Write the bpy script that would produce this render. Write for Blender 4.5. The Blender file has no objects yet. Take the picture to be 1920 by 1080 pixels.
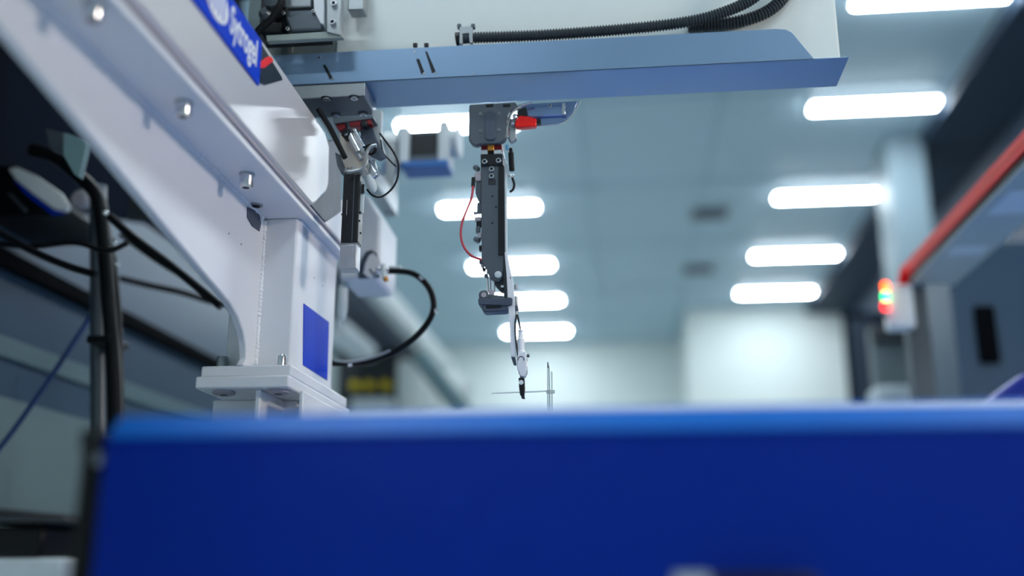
import bpy, bmesh, math, random
from mathutils import Vector, Matrix
random.seed(7)
S = bpy.context.scene
COL = S.collection
CZ = 1.45                                   # camera height above the floor
PITCH = math.radians(15.23); YAW = math.radians(6.16); FPX = 1950.0

# ---------------------------------------------------------------- camera
cam = bpy.data.cameras.new('camera'); co = bpy.data.objects.new('camera', cam); COL.objects.link(co)
cam.sensor_width = 36; cam.lens = 36*FPX/1920
cam.clip_start = .05; cam.clip_end = 100
co.location = (0, 0, CZ); co.rotation_euler = (math.pi/2+PITCH, 0, YAW)
cam.dof.use_dof = True; cam.dof.focus_distance = 1.74; cam.dof.aperture_fstop = 1.08
S.camera = co
# ---------------------------------------------------------------- world, view
w = bpy.data.worlds.new('world'); S.world = w; w.use_nodes = True
w.node_tree.nodes['Background'].inputs[0].default_value = (.35, .5, .6, 1)
w.node_tree.nodes['Background'].inputs[1].default_value = .25
S.view_settings.view_transform = 'Standard'; S.view_settings.look = 'None'
S.view_settings.gamma = 1; S.view_settings.use_curve_mapping = False
S.view_settings.exposure = 0.0
LAMP_L = 80.0
S.cycles.max_bounces = 8; S.cycles.diffuse_bounces = 5; S.cycles.glossy_bounces = 4
S.cycles.sample_clamp_indirect = 6; S.cycles.use_denoising = True

# ---------------------------------------------------------------- helpers
FW = Vector((-math.sin(YAW)*math.cos(PITCH), math.cos(YAW)*math.cos(PITCH), math.sin(PITCH)))
RT = Vector((math.cos(YAW), math.sin(YAW), 0)); UP = RT.cross(FW)
def ray(px, py): return FW*FPX + RT*(px-960) + UP*(540-py)
# points of the photograph carried to real planes (camera-relative metres; CZ is added when a mesh is built)
def PY(px, py, Y): d = ray(px, py); return d*(Y/d.y)
def PX(px, py, X): d = ray(px, py); return d*(X/d.x)
def PZ(px, py, Z): d = ray(px, py); return d*(Z/d.z)

def lin(c): return tuple(((v/255)/12.92 if v/255 <= .04045 else ((v/255+.055)/1.055)**2.4) for v in c)
MATS = {}
def mat(name, rgb, rough=.5, metal=0., noise=.04, bump=0., scale=40., spec=.5, coat=0., trans=0., ior=1.45, aniso=None):
    m = bpy.data.materials.new(name); m.use_nodes = True; nt = m.node_tree; b = nt.nodes['Principled BSDF']
    c = lin(rgb)
    tc = nt.nodes.new('ShaderNodeTexCoord'); mp = nt.nodes.new('ShaderNodeMapping')
    nt.links.new(tc.outputs['Object'], mp.inputs[0])
    if aniso: mp.inputs['Scale'].default_value = aniso
    n = nt.nodes.new('ShaderNodeTexNoise'); n.inputs['Scale'].default_value = scale; n.inputs['Detail'].default_value = 4
    nt.links.new(mp.outputs[0], n.inputs['Vector'])
    r = nt.nodes.new('ShaderNodeValToRGB')
    r.color_ramp.elements[0].color = (*[v*(1-noise*2) for v in c], 1); r.color_ramp.elements[1].color = (*[min(1, v*(1+noise*2)) for v in c], 1)
    nt.links.new(n.outputs['Fac'], r.inputs[0]); nt.links.new(r.outputs[0], b.inputs['Base Color'])
    mr = nt.nodes.new('ShaderNodeMapRange'); mr.inputs['To Min'].default_value = max(.02, rough-.06); mr.inputs['To Max'].default_value = min(1, rough+.06)
    nt.links.new(n.outputs['Fac'], mr.inputs[0]); nt.links.new(mr.outputs[0], b.inputs['Roughness'])
    b.inputs['Metallic'].default_value = metal; b.inputs['Specular IOR Level'].default_value = spec
    b.inputs['Coat Weight'].default_value = coat; b.inputs['Coat Roughness'].default_value = .12
    b.inputs['Transmission Weight'].default_value = trans; b.inputs['IOR'].default_value = ior
    if bump:
        bp = nt.nodes.new('ShaderNodeBump'); bp.inputs['Strength'].default_value = bump; bp.inputs['Distance'].default_value = .002
        nt.links.new(n.outputs['Fac'], bp.inputs['Height']); nt.links.new(bp.outputs[0], b.inputs['Normal'])
    MATS[name] = m; return m
def emis(name, rgb, s):
    m = bpy.data.materials.new(name); m.use_nodes = True; b = m.node_tree.nodes['Principled BSDF']
    b.inputs['Base Color'].default_value = (*lin(rgb), 1); b.inputs['Emission Color'].default_value = (*lin(rgb), 1)
    b.inputs['Emission Strength'].default_value = s; MATS[name] = m; return m

M_white = mat('white_powder_coat', (226, 228, 233), .38, noise=.01, bump=.06, scale=260)
M_cover = mat('brushed_aluminium_cover', (214, 212, 214), .34, metal=.35, noise=.03, scale=12, aniso=(1, .05, 1))
M_gap = mat('rose_grey_strip', (170, 163, 170), .5)
M_band = mat('slate_end_cap', (66, 76, 92), .45)
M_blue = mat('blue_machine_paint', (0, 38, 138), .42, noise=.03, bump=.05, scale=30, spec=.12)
M_lblue = mat('light_blue_bed_and_lit_edge', (4, 98, 190), .4, noise=.02, spec=.3)  # machine bed blue, also painted on the guard's lit top edge
M_label = mat('blue_label_film', (0, 58, 196), .45, noise=.02, spec=.12)
M_print = mat('white_print', (226, 230, 238), .5)
M_red = mat('red_print', (240, 18, 20), .4)
M_dred = mat('dark_red_anodised', (120, 22, 30), .35, metal=.3)
M_brass = mat('brass', (190, 130, 60), .3, metal=.9)
M_black = mat('black_anodised', (18, 22, 28), .35, metal=.2)
M_rub = mat('black_rubber', (10, 13, 17), .42, spec=.25)
M_hose = mat('corrugated_grey_hose', (52, 60, 66), .38)
M_dgrey = mat('dark_grey_aluminium', (88, 96, 104), .36, metal=.45, scale=200)
M_grey = mat('mid_grey_aluminium', (158, 164, 168), .32, metal=.6, scale=200)
M_steel = mat('bright_steel', (216, 218, 222), .2, metal=1, noise=.02)
M_dark = mat('dark_mechanism', (34, 40, 46), .5)
M_tray = mat('satin_sheet_blue_bounce', (128, 156, 186), .34, metal=.5, noise=.015, scale=8)  # blue bounce from the machine below is mixed into this colour
M_guard = mat('polished_sheet', (150, 170, 208), .2, metal=.9)
M_panel = mat('white_traverse_cover', (222, 230, 230), .42, noise=.01)
M_plast = mat('clear_plastic', (235, 240, 240), .08, trans=.95, noise=0, ior=1.12)
M_clrw = mat('milky_plastic', (225, 230, 230), .3, trans=.6, noise=0, ior=1.2)
M_ceil = mat('ceiling_panel', (172, 196, 208), .55, noise=.02, scale=1)
M_ceilp = mat('ceiling_panel_shiny', (150, 180, 194), .35, noise=.02, scale=1)
M_wall = mat('cleanroom_wall', (206, 214, 213), .5, noise=.02, scale=1)
M_wcab = mat('white_cabinet', (206, 214, 211), .5, noise=.01)
M_navy = mat('navy_wall', (40, 56, 74), .6, noise=.04, scale=2)
M_slate = mat('slate_panel', (54, 76, 96), .4, spec=.2, noise=.05, scale=1.5)
M_slate2 = mat('teal_grey_lamp_reflection', (78, 104, 110), .4, noise=.05, scale=1.5)
M_floor = mat('pale_epoxy_floor', (212, 220, 222), .3, noise=.03, scale=2)
M_pale = mat('pale_grey_paint', (196, 206, 210), .45)
M_rbeam = mat('red_rail', (222, 14, 20), .5, spec=.2)
M_yel = mat('yellow_plastic', (214, 190, 40), .5)
M_lamp = emis('lamp_diffuser', (236, 248, 255), LAMP_L)
M_or = emis('orange_lens', (255, 90, 20), 7); M_gn = emis('green_lens', (20, 240, 140), 5); M_rd = emis('red_lens', (255, 20, 16), 6)

class MB:
    def __init__(s): s.bm = bmesh.new()
    def poly_prism(s, pts, off):
        """pts: closed outline of Vectors; off: extrusion vector"""
        off = Vector(off); a = [s.bm.verts.new(Vector(p)) for p in pts]; b = [s.bm.verts.new(Vector(p)+off) for p in pts]
        n = len(a)
        s.bm.faces.new(a); s.bm.faces.new(b[::-1])
        for i in range(n): s.bm.faces.new((a[i], b[i], b[(i+1) % n], a[(i+1) % n]))
        return s
    def box(s, x0, x1, y0, y1, z0, z1):
        return s.poly_prism([(x0, y0, z0), (x1, y0, z0), (x1, y1, z0), (x0, y1, z0)], (0, 0, z1-z0))
    def tube(s, pts, r, n=12, cap=True):
        pts = [Vector(p) for p in pts]; rs = r if isinstance(r, (list, tuple)) else [r]*len(pts)
        t0 = (pts[1]-pts[0]).normalized()
        up = Vector((0, 0, 1)) if abs(t0.z) < .9 else Vector((0, 1, 0))
        u = t0.cross(up).normalized(); rings = []
        for i, p in enumerate(pts):
            t = (pts[min(i+1, len(pts)-1)]-pts[max(i-1, 0)]).normalized()
            u = (u-t*u.dot(t)).normalized(); v = t.cross(u)
            rings.append([s.bm.verts.new(p+(u*math.cos(k*2*math.pi/n)+v*math.sin(k*2*math.pi/n))*rs[i]) for k in range(n)])
        for a, b in zip(rings, rings[1:]):
            for k in range(n): s.bm.faces.new((a[k], a[(k+1) % n], b[(k+1) % n], b[k]))
        if cap: s.bm.faces.new(rings[0][::-1]); s.bm.faces.new(rings[-1])
        return s
    def cyl(s, p0, p1, r, n=20, r1=None):
        return s.tube([p0, p1], [r, r if r1 is None else r1], n)
    def lathe(s, p, axis, prof, n=24):
        """prof: (distance along axis, radius) rings"""
        a = Vector(axis).normalized(); p = Vector(p)
        pts = [p+a*d for d, _ in prof]; rs = [r for _, r in prof]
        up = Vector((0, 0, 1)) if abs(a.z) < .9 else Vector((0, 1, 0)); u = a.cross(up).normalized(); v = a.cross(u); rings = []
        for q, r in zip(pts, rs): rings.append([s.bm.verts.new(q+(u*math.cos(k*2*math.pi/n)+v*math.sin(k*2*math.pi/n))*r) for k in range(n)])
        for A, B in zip(rings, rings[1:]):
            for k in range(n): s.bm.faces.new((A[k], A[(k+1) % n], B[(k+1) % n], B[k]))
        s.bm.faces.new(rings[0][::-1]); s.bm.faces.new(rings[-1]); return s
    def build(s, name, m, parent=None, bevel=0., seg=2, smooth=True):
        bm = s.bm; bmesh.ops.recalc_face_normals(bm, faces=bm.faces)
        for v in bm.verts: v.co.z += CZ
        if parent is None:
            mn = Vector([min(v.co[i] for v in bm.verts) for i in range(3)]); mx = Vector([max(v.co[i] for v in bm.verts) for i in range(3)])
            L = Vector(((mn.x+mx.x)/2, (mn.y+mx.y)/2, mn.z))
        else:
            q = parent
            L = Vector((0, 0, 0))
            while q: L += q.location; q = q.parent
        for v in bm.verts: v.co -= L
        me = bpy.data.meshes.new(name); bm.to_mesh(me); bm.free(); me.materials.append(m)
        if smooth:
            me.polygons.foreach_set('use_smooth', [True]*len(me.polygons)); me.set_sharp_from_angle(angle=math.radians(32))
        o = bpy.data.objects.new(name, me); COL.objects.link(o)
        if parent: o.parent = parent
        else: o.location = L
        if bevel:
            b = o.modifiers.new('bevel', 'BEVEL'); b.width = bevel; b.segments = seg; b.limit_method = 'ANGLE'; b.angle_limit = math.radians(35)
            b.harden_normals = False
        return o
def tag(o, label=None, cat=None, group=None, kind=None):
    if label: o['label'] = label
    if cat: o['category'] = cat
    if group: o['group'] = group
    if kind: o['kind'] = kind
    return o
def thing(name, label, cat, loc, group=None):
    o = bpy.data.objects.new(name, None); COL.objects.link(o); o.empty_display_size = .05
    o.location = (loc[0], loc[1], loc[2]+CZ); return tag(o, label, cat, group)
def struct(name, mb, m, **k): return tag(mb.build(name, m, **k), kind='structure')
def smooth_path(pts, n=8):
    pts = [Vector(p) for p in pts]; out = []
    for i in range(len(pts)-1):
        p0, p1, p2, p3 = pts[max(i-1, 0)], pts[i], pts[i+1], pts[min(i+2, len(pts)-1)]
        for k in range(n):
            t = k/n
            out.append(.5*((2*p1)+(p2-p0)*t+(2*p0-5*p1+4*p2-p3)*t*t+(3*p1-p0-3*p2+p3)*t**3))
    return out+[pts[-1]]
def cable(name, pts, r, m, parent=None, n=10, k=8): return MB().tube(smooth_path(pts, k), r, n).build(name, m, parent)
CAP = {}
def cap_screw(parent, pos, axis, r, h, m=None, name='bolt'):
    """socket head cap screw: head with a recessed hexagon; meshes shared between equal sizes"""
    m = m or M_steel; key = (round(r, 5), round(h, 5), m.name)
    if key not in CAP:
        bm = bmesh.new(); N = 18; ring = lambda rr, z, n=N: [bm.verts.new((rr*math.cos(2*math.pi*k/n), rr*math.sin(2*math.pi*k/n), z)) for k in range(n)]
        R = [ring(r, 0), ring(r, h*.88), ring(r*.9, h), ring(r*.56, h), ring(r*.5, h*.45)]
        for A, B in zip(R, R[1:]):
            for k in range(N): bm.faces.new((A[k], A[(k+1) % N], B[(k+1) % N], B[k]))
        bm.faces.new(R[0][::-1]); bm.faces.new(R[-1])
        me = bpy.data.meshes.new('bolt'); bm.to_mesh(me); bm.free(); me.materials.append(m)
        me.materials.append(M_black)
        for p in me.polygons:
            p.use_smooth = True
            if p.index == len(me.polygons)-1: p.material_index = 1
        me.set_sharp_from_angle(angle=math.radians(30)); CAP[key] = me
    o = bpy.data.objects.new(name, CAP[key]); COL.objects.link(o)
    L = Vector((0, 0, 0)); q = parent
    while q: L += q.location; q = q.parent
    o.parent = parent; o.location = Vector(pos)+Vector((0, 0, CZ))-L
    o.rotation_mode = 'QUATERNION'; o.rotation_quaternion = Vector((0, 0, 1)).rotation_difference(Vector(axis)); return o
def flat(pts, Y, t):      # outline in the photograph carried to the vertical plane at distance Y, thickness t away from the viewer
    return MB().poly_prism([PY(x, y, Y) for x, y in pts], (0, t, 0))
def side(pts, X, t):      # same on a plane running into the depth, thickness t to the left
    return MB().poly_prism([PX(x, y, X) for x, y in pts], (-t, 0, 0))
def pbox(x0, x1, y0, y1, Y, t):   # box whose front face spans those pixels at distance Y
    a = PY(x0, (y0+y1)/2, Y).x; b = PY(x1, (y0+y1)/2, Y).x; zt = PY((x0+x1)/2, y0, Y).z; zb = PY((x0+x1)/2, y1, Y).z
    return MB().box(a, b, Y, Y+t, zb, zt)

# ================================================================ THE ROOM
HC = 4.0
RX0, RX1, RY0, RY1 = -5.2, 6.2, -5.5, 18.5
struct('floor', MB().box(RX0, RX1, RY0, RY1, -CZ-.1, -CZ), M_floor)
struct('ceiling', MB().box(RX0, RX1, RY0, RY1, HC, HC+.1), M_ceil)
struct('wall_back', MB().box(RX0, RX1, RY1, RY1+.1, -CZ, HC), M_wall)
struct('wall_front', MB().box(RX0, RX1, RY0-.1, RY0, -CZ, HC), M_wall)
struct('wall_left', MB().box(RX0-.1, RX0, RY0, RY1, -CZ, HC), M_wall)
struct('wall_right', MB().box(RX1, RX1+.1, RY0, RY1, -CZ, HC), M_wall)
# return of the right-hand wall: dark partition beside the aisle
struct('wall_right_partition', MB().box(3.5, 3.6, 5.2, RY1, -CZ, HC), M_navy)
struct('trim_ceiling_dark_band', MB().box(2.86, 3.5, 5.2, RY1, HC-.12, HC), M_navy)  # dark band along the right side of the ceiling
# white wall block that stands forward of the back wall
xa = PY(1287, 600, 16.2).x; xb = PY(1580, 600, 16.2).x
struct('wall_back_block', MB().box(xa, xb, 16.2, RY1, -CZ, HC), M_wcab)
# ceiling joint strips between panels
k = 0
for y in [6.3+2.1*i for i in range(6)]:
    k += 1; struct('trim_%d' % k, MB().box(-2.4, 2.8, y, y+.05, HC-.012, HC), M_ceilp)
for x in (-.35, .9):
    k += 1; struct('trim_%d' % k, MB().box(x, x+.05, 5, RY1, HC-.012, HC), M_ceilp)

# ceiling lamps
LY = [-2.1, .1, 2.25, 4.4, 6.55, 8.7, 11.0, 13.3, 15.2, 17.3]
names = ['', '', '', '', '', 'behind the servo motor', 'behind the picker upper half', 'behind the picker lower end', 'beside the picker bottom bracket', 'the furthest, lowest one']
LYR = [-2.1, .1, 2.25, 4.4, 6.9, 8.7, 11.0, 13.2, 15.1]
rn = ['', '', '', '', 'cut by the top edge of the picture', 'beside the right end of the traverse beam', 'second below the traverse end', 'third below the traverse end', 'furthest, above white wall block']
WHERE = {-2.1: 'behind the camera', .1: 'straight above the camera', 2.25: 'above the robot frame', 4.4: 'just beyond the robot frame', 6.55: 'hidden behind the traverse beam'}
def lamp(x, y, label, grp, L=1.06, w=.14):
    if 'outside' in grp: label = 'white ceiling lamp of the %s row, %s' % ('left' if x < 0 else 'right', WHERE.get(y, 'beyond the robot frame'))
    t = thing('ceiling_lamp', label, 'lamp', (x, y, HC-.06), grp)
    MB().box(x-L/2-.012, x+L/2+.012, y-w/2-.012, y+w/2+.012, HC-.045, HC-.001).build('housing', M_pale, t)
    MB().box(x-L/2, x+L/2, y-w/2, y+w/2, HC-.06, HC-.045).build('diffuser', M_lamp, t)
for y, n in zip(LY, names): lamp(-1.445, y, ('long white ceiling lamp in the left row, '+n) if n else 'white ceiling lamp behind the camera or overhead', 'left row of ceiling lamps' if n else 'ceiling lamps outside the picture')
for y, n in zip(LYR, rn): lamp(2.265, y, ('long white ceiling lamp in the right row, '+n) if n else 'white ceiling lamp behind the camera or overhead', 'right row of ceiling lamps' if n else 'ceiling lamps outside the picture')
# work light on a tripod, outside the picture to the right: it throws the flange's narrow shadow on the gusset
wl = thing('work_light', 'tripod work light standing outside the picture, right of the machine', 'work light', (2.3, .95, -CZ))
wc = Vector((2.3, .95, 1.1)); wd_ = (Vector((-.6, 1.35, .5))-wc).normalized(); wu = wd_.cross(Vector((0, 0, 1))).normalized(); wv = wu.cross(wd_)
rect = lambda a, b, o: [wc+wd_*o+wu*a*i+wv*b*j for i, j in ((-1, -1), (1, -1), (1, 1), (-1, 1))]
MB().poly_prism(rect(.22, .17, -.08), wd_*.075).build('lamp_head', M_black, wl, bevel=.008)
MB().poly_prism(rect(.20, .15, -.004), wd_*.006).build('lamp_glass', emis('work_light_glass', (255, 240, 226), 76), wl)
MB().cyl((2.33, .94, -.4), (2.33, .94, .95), .016).build('pole', M_grey, wl)
for a_ in range(3):
    MB().cyl((2.33, .94, -.5), (2.33+.4*math.cos(a_*2.094+1), .94+.4*math.sin(a_*2.094+1), -CZ), .012).build('leg', M_grey, wl)
MB().lathe((2.33, .94, -.54), (0, 0, 1), [(0, .03), (.16, .03)], 16).build('leg_collar', M_black, wl)
# two dim ventilation slots in the ceiling
for px, py, Lb in ((1330, 398, 'dark ventilation slot in the ceiling, upper of two'), (1310, 503, 'dark ventilation slot in the ceiling, lower of two')):
    p = PZ(px, py, HC); t = thing('ceiling_vent', Lb, 'vent', (p.x, p.y, HC-.03), 'ventilation slots in the ceiling')
    MB().box(p.x-.22, p.x+.22, p.y-.2, p.y+.2, HC-.03, HC).build('frame', M_grey, t)
    for i in range(5): MB().box(p.x-.2, p.x+.2, p.y-.17+i*.07, p.y-.14+i*.07, HC-.04, HC-.03).build('slat', M_band, t)
# pillar on the right
p0 = PY(1674, 400, 9.5).x; p1 = PY(1745, 400, 9.5).x
struct('wall_right_pillar', MB().box(p0, p1, 9.5, 10.0, -CZ, HC), mat('grey_pillar_paint', (122, 142, 152), .5))

# ================================================================ WHITE ROBOT FRAME (column, gusset, beam)
XG = -.609; XC = -.530; ZF = .589; XK = -.550; XV = -.522; YC0, YC1 = 1.652, 1.905
fr = thing('robot_frame', 'white painted robot frame: column, curved gusset and overhead beam at left', 'robot frame', (-.57, 1.76, PY(548, 705, 1.6).z))
zt = PY(548, 683, 1.6).z; zm = PY(546, 705, 1.6).z; zl = PY(544, 729, 1.6).z
# column: hollow square tube
c = MB(); c.poly_prism([(XK, YC0, zt), (XK, YC1, zt), (XK-.112, YC1, zt), (XK-.112, YC0, zt)], (0, 0, ZF-zt))
c.build('column', M_white, fr, bevel=.004, seg=3)
# gusset with its curved lower end
gp = [(-150, -148), (0, 45), (160, 240), (300, 411), (380, 508), (408, 540), (432, 568), (447, 594), (457, 622), (462, 650), (463, 674), (456, 690), (478, 690)]
g = [PX(x, y, XG) for x, y in gp]
g = [Vector((XG, p.y, max(p.z, zt))) for p in g]
g[-1] = Vector((XG, YC0, zt)); g += [Vector((XG, YC0, ZF)), Vector((XG, -.25, ZF)), ]
g[0] = PX(-150, -148, XG); g[0].x = XG
g.insert(0, Vector((XG, -.25, ZF-.02)))
g[1] = Vector((XG, .6, ZF-.035+.0))
lowline = PX(0, 45, XG); g[1] = Vector((XG, .55, ZF-.012))
MB().poly_prism(g, (-.014, 0, 0)).build('gusset_plate', M_white, fr, bevel=.0025, seg=2)
# weld beads
def weld(a, b, r, n):
    a, b = Vector(a), Vector(b); pts = []; rs = []
    for i in range(n+1):
        t = i/n; q = a.lerp(b, t); pts.append(q+Vector((random.uniform(-1, 1), random.uniform(-1, 1), random.uniform(-1, 1)))*r*.18); rs.append(r*(1+.22*math.sin(i*2.1)+random.uniform(-.1, .1)))
    tag(MB().tube(pts, rs, 8).build('weld_bead', M_weld, fr), 'knobbly glossy white weld bead')
M_weld = mat('painted_weld', (236, 238, 242), .16, noise=.02, bump=.5, scale=300)
weld((XG+.001, YC0-.001, zt+.004), (XG+.001, YC0-.001, ZF-.004), .0035, 110)
weld((XG+.001, .5, ZF-.001), (XG+.001, YC0-.01, ZF-.001), .003, 220)
weld((XK, YC0+.01, ZF-.001), (XK, YC1, ZF-.001), .0032, 60)
# beam flange (its underside is what the camera sees) and the beam body
MB().box(-.70, XC, -.25, YC1, ZF, ZF+.0115).build('beam_flange', M_white, fr, bevel=.002)
MB().box(-.695, XC+.004, -.25, 1.89, ZF+.0115, ZF+.017).build('sealing_strip', M_gap, fr, bevel=.001)
zc0 = ZF+.017; zc1 = .768
ce = [Vector((XV, -.25, zc0)), Vector((XV, PX(585, 392, XV).y, zc0))] + [PX(x, y, XV) for x, y in ((592, 383), (612, 362), (617, 345), (619, 262))]
ce[-1].z = zc1-.018
ce += [Vector((XV, ce[-1].y-.03, zc1)), Vector((XV, -.25, zc1))]
MB().poly_prism(ce, (-.15, 0, 0)).build('beam_cover', M_cover, fr, bevel=.006, seg=3)
XB = XV-.0035
bd = [Vector((XB, 1.58, zc0)), Vector((XB, PX(610, 422, XB).y, zc0))] + [PX(x, y, XB) for x, y in ((641, 397), (641, 300), (636, 276), (626, 262))] + [Vector((XB, PX(618, 250, XB).y, zc1-.002)), Vector((XB, 1.58, zc1-.002))]
MB().poly_prism(bd, (-.14, 0, 0)).build('beam_end_cap', M_band, fr, bevel=.003)
MB().box(-.67, XV-.006, 1.62, YC1-.004, zc0, zc0+.085).build('beam_tail', M_white, fr, bevel=.003)
# flange bolts hanging below the beam flange
for px, py, r, h in ((177, 18, .0100, .019), (345, 204, .0100, .019), (463, 338, .0104, .021)):
    q = PZ(px, py-12, ZF); lk = MB().lathe((q.x, q.y, ZF), (0, 0, -1), [(0, .012), (.002, .012), (.0025, .0105)], 20).build('washer', M_grey, fr)
    cap_screw(fr, (q.x, q.y, ZF-.002), (0, 0, -1), r, h)
# open hole beside the last bolt: ring with dark bore, and its rounded weld nut
q = PZ(480, 384, ZF)
MB().lathe((q.x, q.y, ZF), (0, 0, -1), [(0, .0115), (.002, .0115), (.0024, .009)], 20).build('hole_bush', M_grey, fr)
MB().lathe((q.x, q.y, ZF-.0024), (0, 0, -1), [(0, .0075), (.0004, .0075)], 20).build('bolt_hole', M_black, fr)
MB().poly_prism([PX(x, y, XG+.0005) for x, y in ((463, 388), (485, 398), (489, 418), (486, 434), (472, 424), (463, 408))], (.001, 0, 0)).build('gusset_notch', M_band, fr, bevel=.0004)
# small drilled holes on gusset and column
for px, py, X in ((429, 438, XG), (452, 458, XG)):
    q = PX(px, py, X); MB().lathe(q, (1, 0, 0), [(-.001, .0016), (.0004, .0016)], 12).build('pin_hole', M_band, fr)
for px, py in ((589, 521), (605, 536)):
    q = PX(px, py, XK); MB().lathe(q, (1, 0, 0), [(-.001, .0014), (.0004, .0014)], 12).build('pin_hole', M_black, fr)
# blue rectangular sticker
tag(side([(570, 569), (617, 604), (614, 713), (569, 684)], XK+.0012, .0012).build('blue_sticker', M_label, fr), 'blank glossy blue sticker')
# upper base plate with bolts
MB().box(PY(377, 690, 1.6).x, XC, 1.6, 1.945, zm, zt).build('base_plate', M_white, fr, bevel=.003, seg=3)
for px, Yb, rr in ((527, 1.635, .0085), (418, 1.64, .0095)):
    x = PY(px, 670, Yb).x
    MB().lathe((x, Yb, zt), (0, 0, 1), [(0, .013), (.0025, .013), (.003, .0115)], 20).build('washer', M_grey, fr)
    cap_screw(fr, (x, Yb, zt+.003), (0, 0, 1), rr, .02, M_steel if px > 500 else M_grey)
# rear housing of the beam (white, rounded), seen past the black cylinder
YH = 2.02
zh = [PY(680, 365, YH).z, PY(680, 522, YH).z]; xh = [PY(638, 450, YH).x, PY(713, 450, YH).x]
hz = MB().poly_prism([(xh[0], YH, zh[1]), (xh[1]-.005, YH, zh[1]), (xh[1], YH, zh[1]+.03), (xh[1], YH, zh[0]-.05), (xh[1]-.03, YH, zh[0]), (xh[0], YH, zh[0])], (0, .16, 0))
hz.build('rear_housing', M_white, fr, bevel=.008, seg=3)
# arch-shaped recess plate on the housing
arch = [(681, 512), (685, 492), (692, 478), (700, 474), (707, 482), (711, 500), (704, 512), (698, 522), (690, 520)]
flat([(671, 515), (676, 488), (686, 472), (696, 468), (706, 474), (712, 494), (712, 521), (672, 522)], YH-.003, .003).build('recess_plate', M_band, fr, bevel=.001)
flat(arch, YH-.006, .004).build('recess_face', M_white, fr, bevel=.001)
# ---- name plate on the beam cover
XL = XV+.003
lp = [PX(x, y, XL) for x, y in ((394, 26), (481, 154), (487, 157), (490, 72))]
y0 = .62
zB = zc1-.008
end = PX(488, 158, XL)
lab = side([(488, 158), (490, 72)], XL, .001) if 0 else MB()
ye = PX(487, 150, XL).y
lowz = PX(481, 154, XL).z
lab.poly_prism([(XL, y0, lowz), (XL, ye, lowz), (XL, ye, zB), (XL, y0, zB)], (-.003, 0, 0))
plate = lab.build('name_plate', M_label, fr, bevel=.0008)
hgt = zB-lowz
def text_mesh(body, size, name, m, parent, origin, xdir, ydir, ext=.0006, sx=1.0):
    cu = bpy.data.curves.new('text', 'FONT'); cu.body = body; cu.size = size; cu.extrude = ext; cu.resolution_u = 4; cu.offset = size*.018
    to = bpy.data.objects.new('text', cu); COL.objects.link(to); bpy.context.view_layer.update()
    me = bpy.data.meshes.new_from_object(to.evaluated_get(bpy.context.evaluated_depsgraph_get()))
    bpy.data.objects.remove(to); X = Vector(xdir); Yv = Vector(ydir); Z = X.cross(Yv)
    L = Vector((0, 0, 0)); q = parent
    while q: L += q.location; q = q.parent
    for v in me.vertices: c = v.co.copy(); v.co = Vector(origin)+X*c.x*sx+Yv*c.y+Z*c.z+Vector((0, 0, CZ))-L
    me.materials.clear(); me.materials.append(m); me.name = name
    o = bpy.data.objects.new(name, me); COL.objects.link(o); o.parent = parent; return o
ts = PX(432, 26, XL); te = PX(480, 112, XL)
txt = text_mesh('Sytrogel', hgt*.80, 'lettering', M_print, plate, (XL+.0003, ts.y, lowz+hgt*.30), (0, 1, 0), (0, 0, 1))
wd = max(v.co.y for v in txt.data.vertices)-min(v.co.y for v in txt.data.vertices)
y_min = min(v.co.y for v in txt.data.vertices)
for v in txt.data.vertices: v.co.y = y_min+(v.co.y-y_min)*((te.y-ts.y)/wd)
tag(txt, 'white lettering on the blue name plate')
# emblem: white disc with blue ribs
ec = PX(414, 6, XL); er = hgt*.36; ecz = lowz+hgt*.52
em = MB(); em.poly_prism([Vector((XL+.0004, ec.y-.012+er*1.5*math.cos(a*math.pi/16), ecz+er*math.sin(a*math.pi/16))) for a in range(32)], (.0006, 0, 0))
em.build('emblem', M_print, plate)
for i in range(4):
    yy = ec.y-.012+(i-1.5)*er*.55
    MB().box(XL+.001, XL+.0015, yy-.0014, yy+.0014, ecz-er*.6, ecz+er*.6).build('emblem_rib', M_label, plate)
tag(side([(380, -10), (396, 14), (396, -10)], XL+.0005, .0005).build('red_corner', M_dred, plate), 'red corner mark')
# black sticker with a red stripe beyond the plate
XS = XV+.0012
def sq(pts, nm, m, X): return side(pts, X, .0008).build(nm, m, fr)
st = sq([(488, 78), (528, 144), (530, 150), (496, 160), (488, 156)], 'dark_sticker', M_black, XS)
tag(st, 'black sticker with a red stripe')
side([(486, 118), (488, 127), (496, 127), (513, 114), (508, 106), (500, 107)], XS+.0005, .0005).build('red_stripe', M_red, st)

# ================================================================ PEDESTAL below the base plate
pd = thing('pedestal', 'white mounting pedestal with thick top plate and ribs under the robot column', 'pedestal', (-.57, 1.76, -CZ))
MB().box(PY(366, 715, 1.585).x, XC+.002, 1.585, 1.96, zl, zm-.0006).build('top_plate', M_white, pd, bevel=.003, seg=3)
xs = lambda px, Y: PY(px, 760, Y).x
MB().box(xs(394, 1.69), xs(480, 1.69), 1.70, 1.86, -CZ, zl).build('leg', M_white, pd, bevel=.002)
MB().box(xs(477, 1.6), xs(487, 1.6), 1.6, 1.72, -CZ, zl).build('rib', M_white, pd, bevel=.002)
MB().box(xs(560, 1.62), xs(568, 1.62), 1.62, 1.90, -CZ, zl).build('rib', M_white, pd, bevel=.002)
MB().box(xs(490, 1.72), xs(560, 1.72), 1.715, 1.73, -CZ, zl).build('web', M_white, pd, bevel=.002)
MB().box(XC-.006, XC-.001, 1.9, 1.95, -CZ, zl).build('rib', M_white, pd, bevel=.001)
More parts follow.
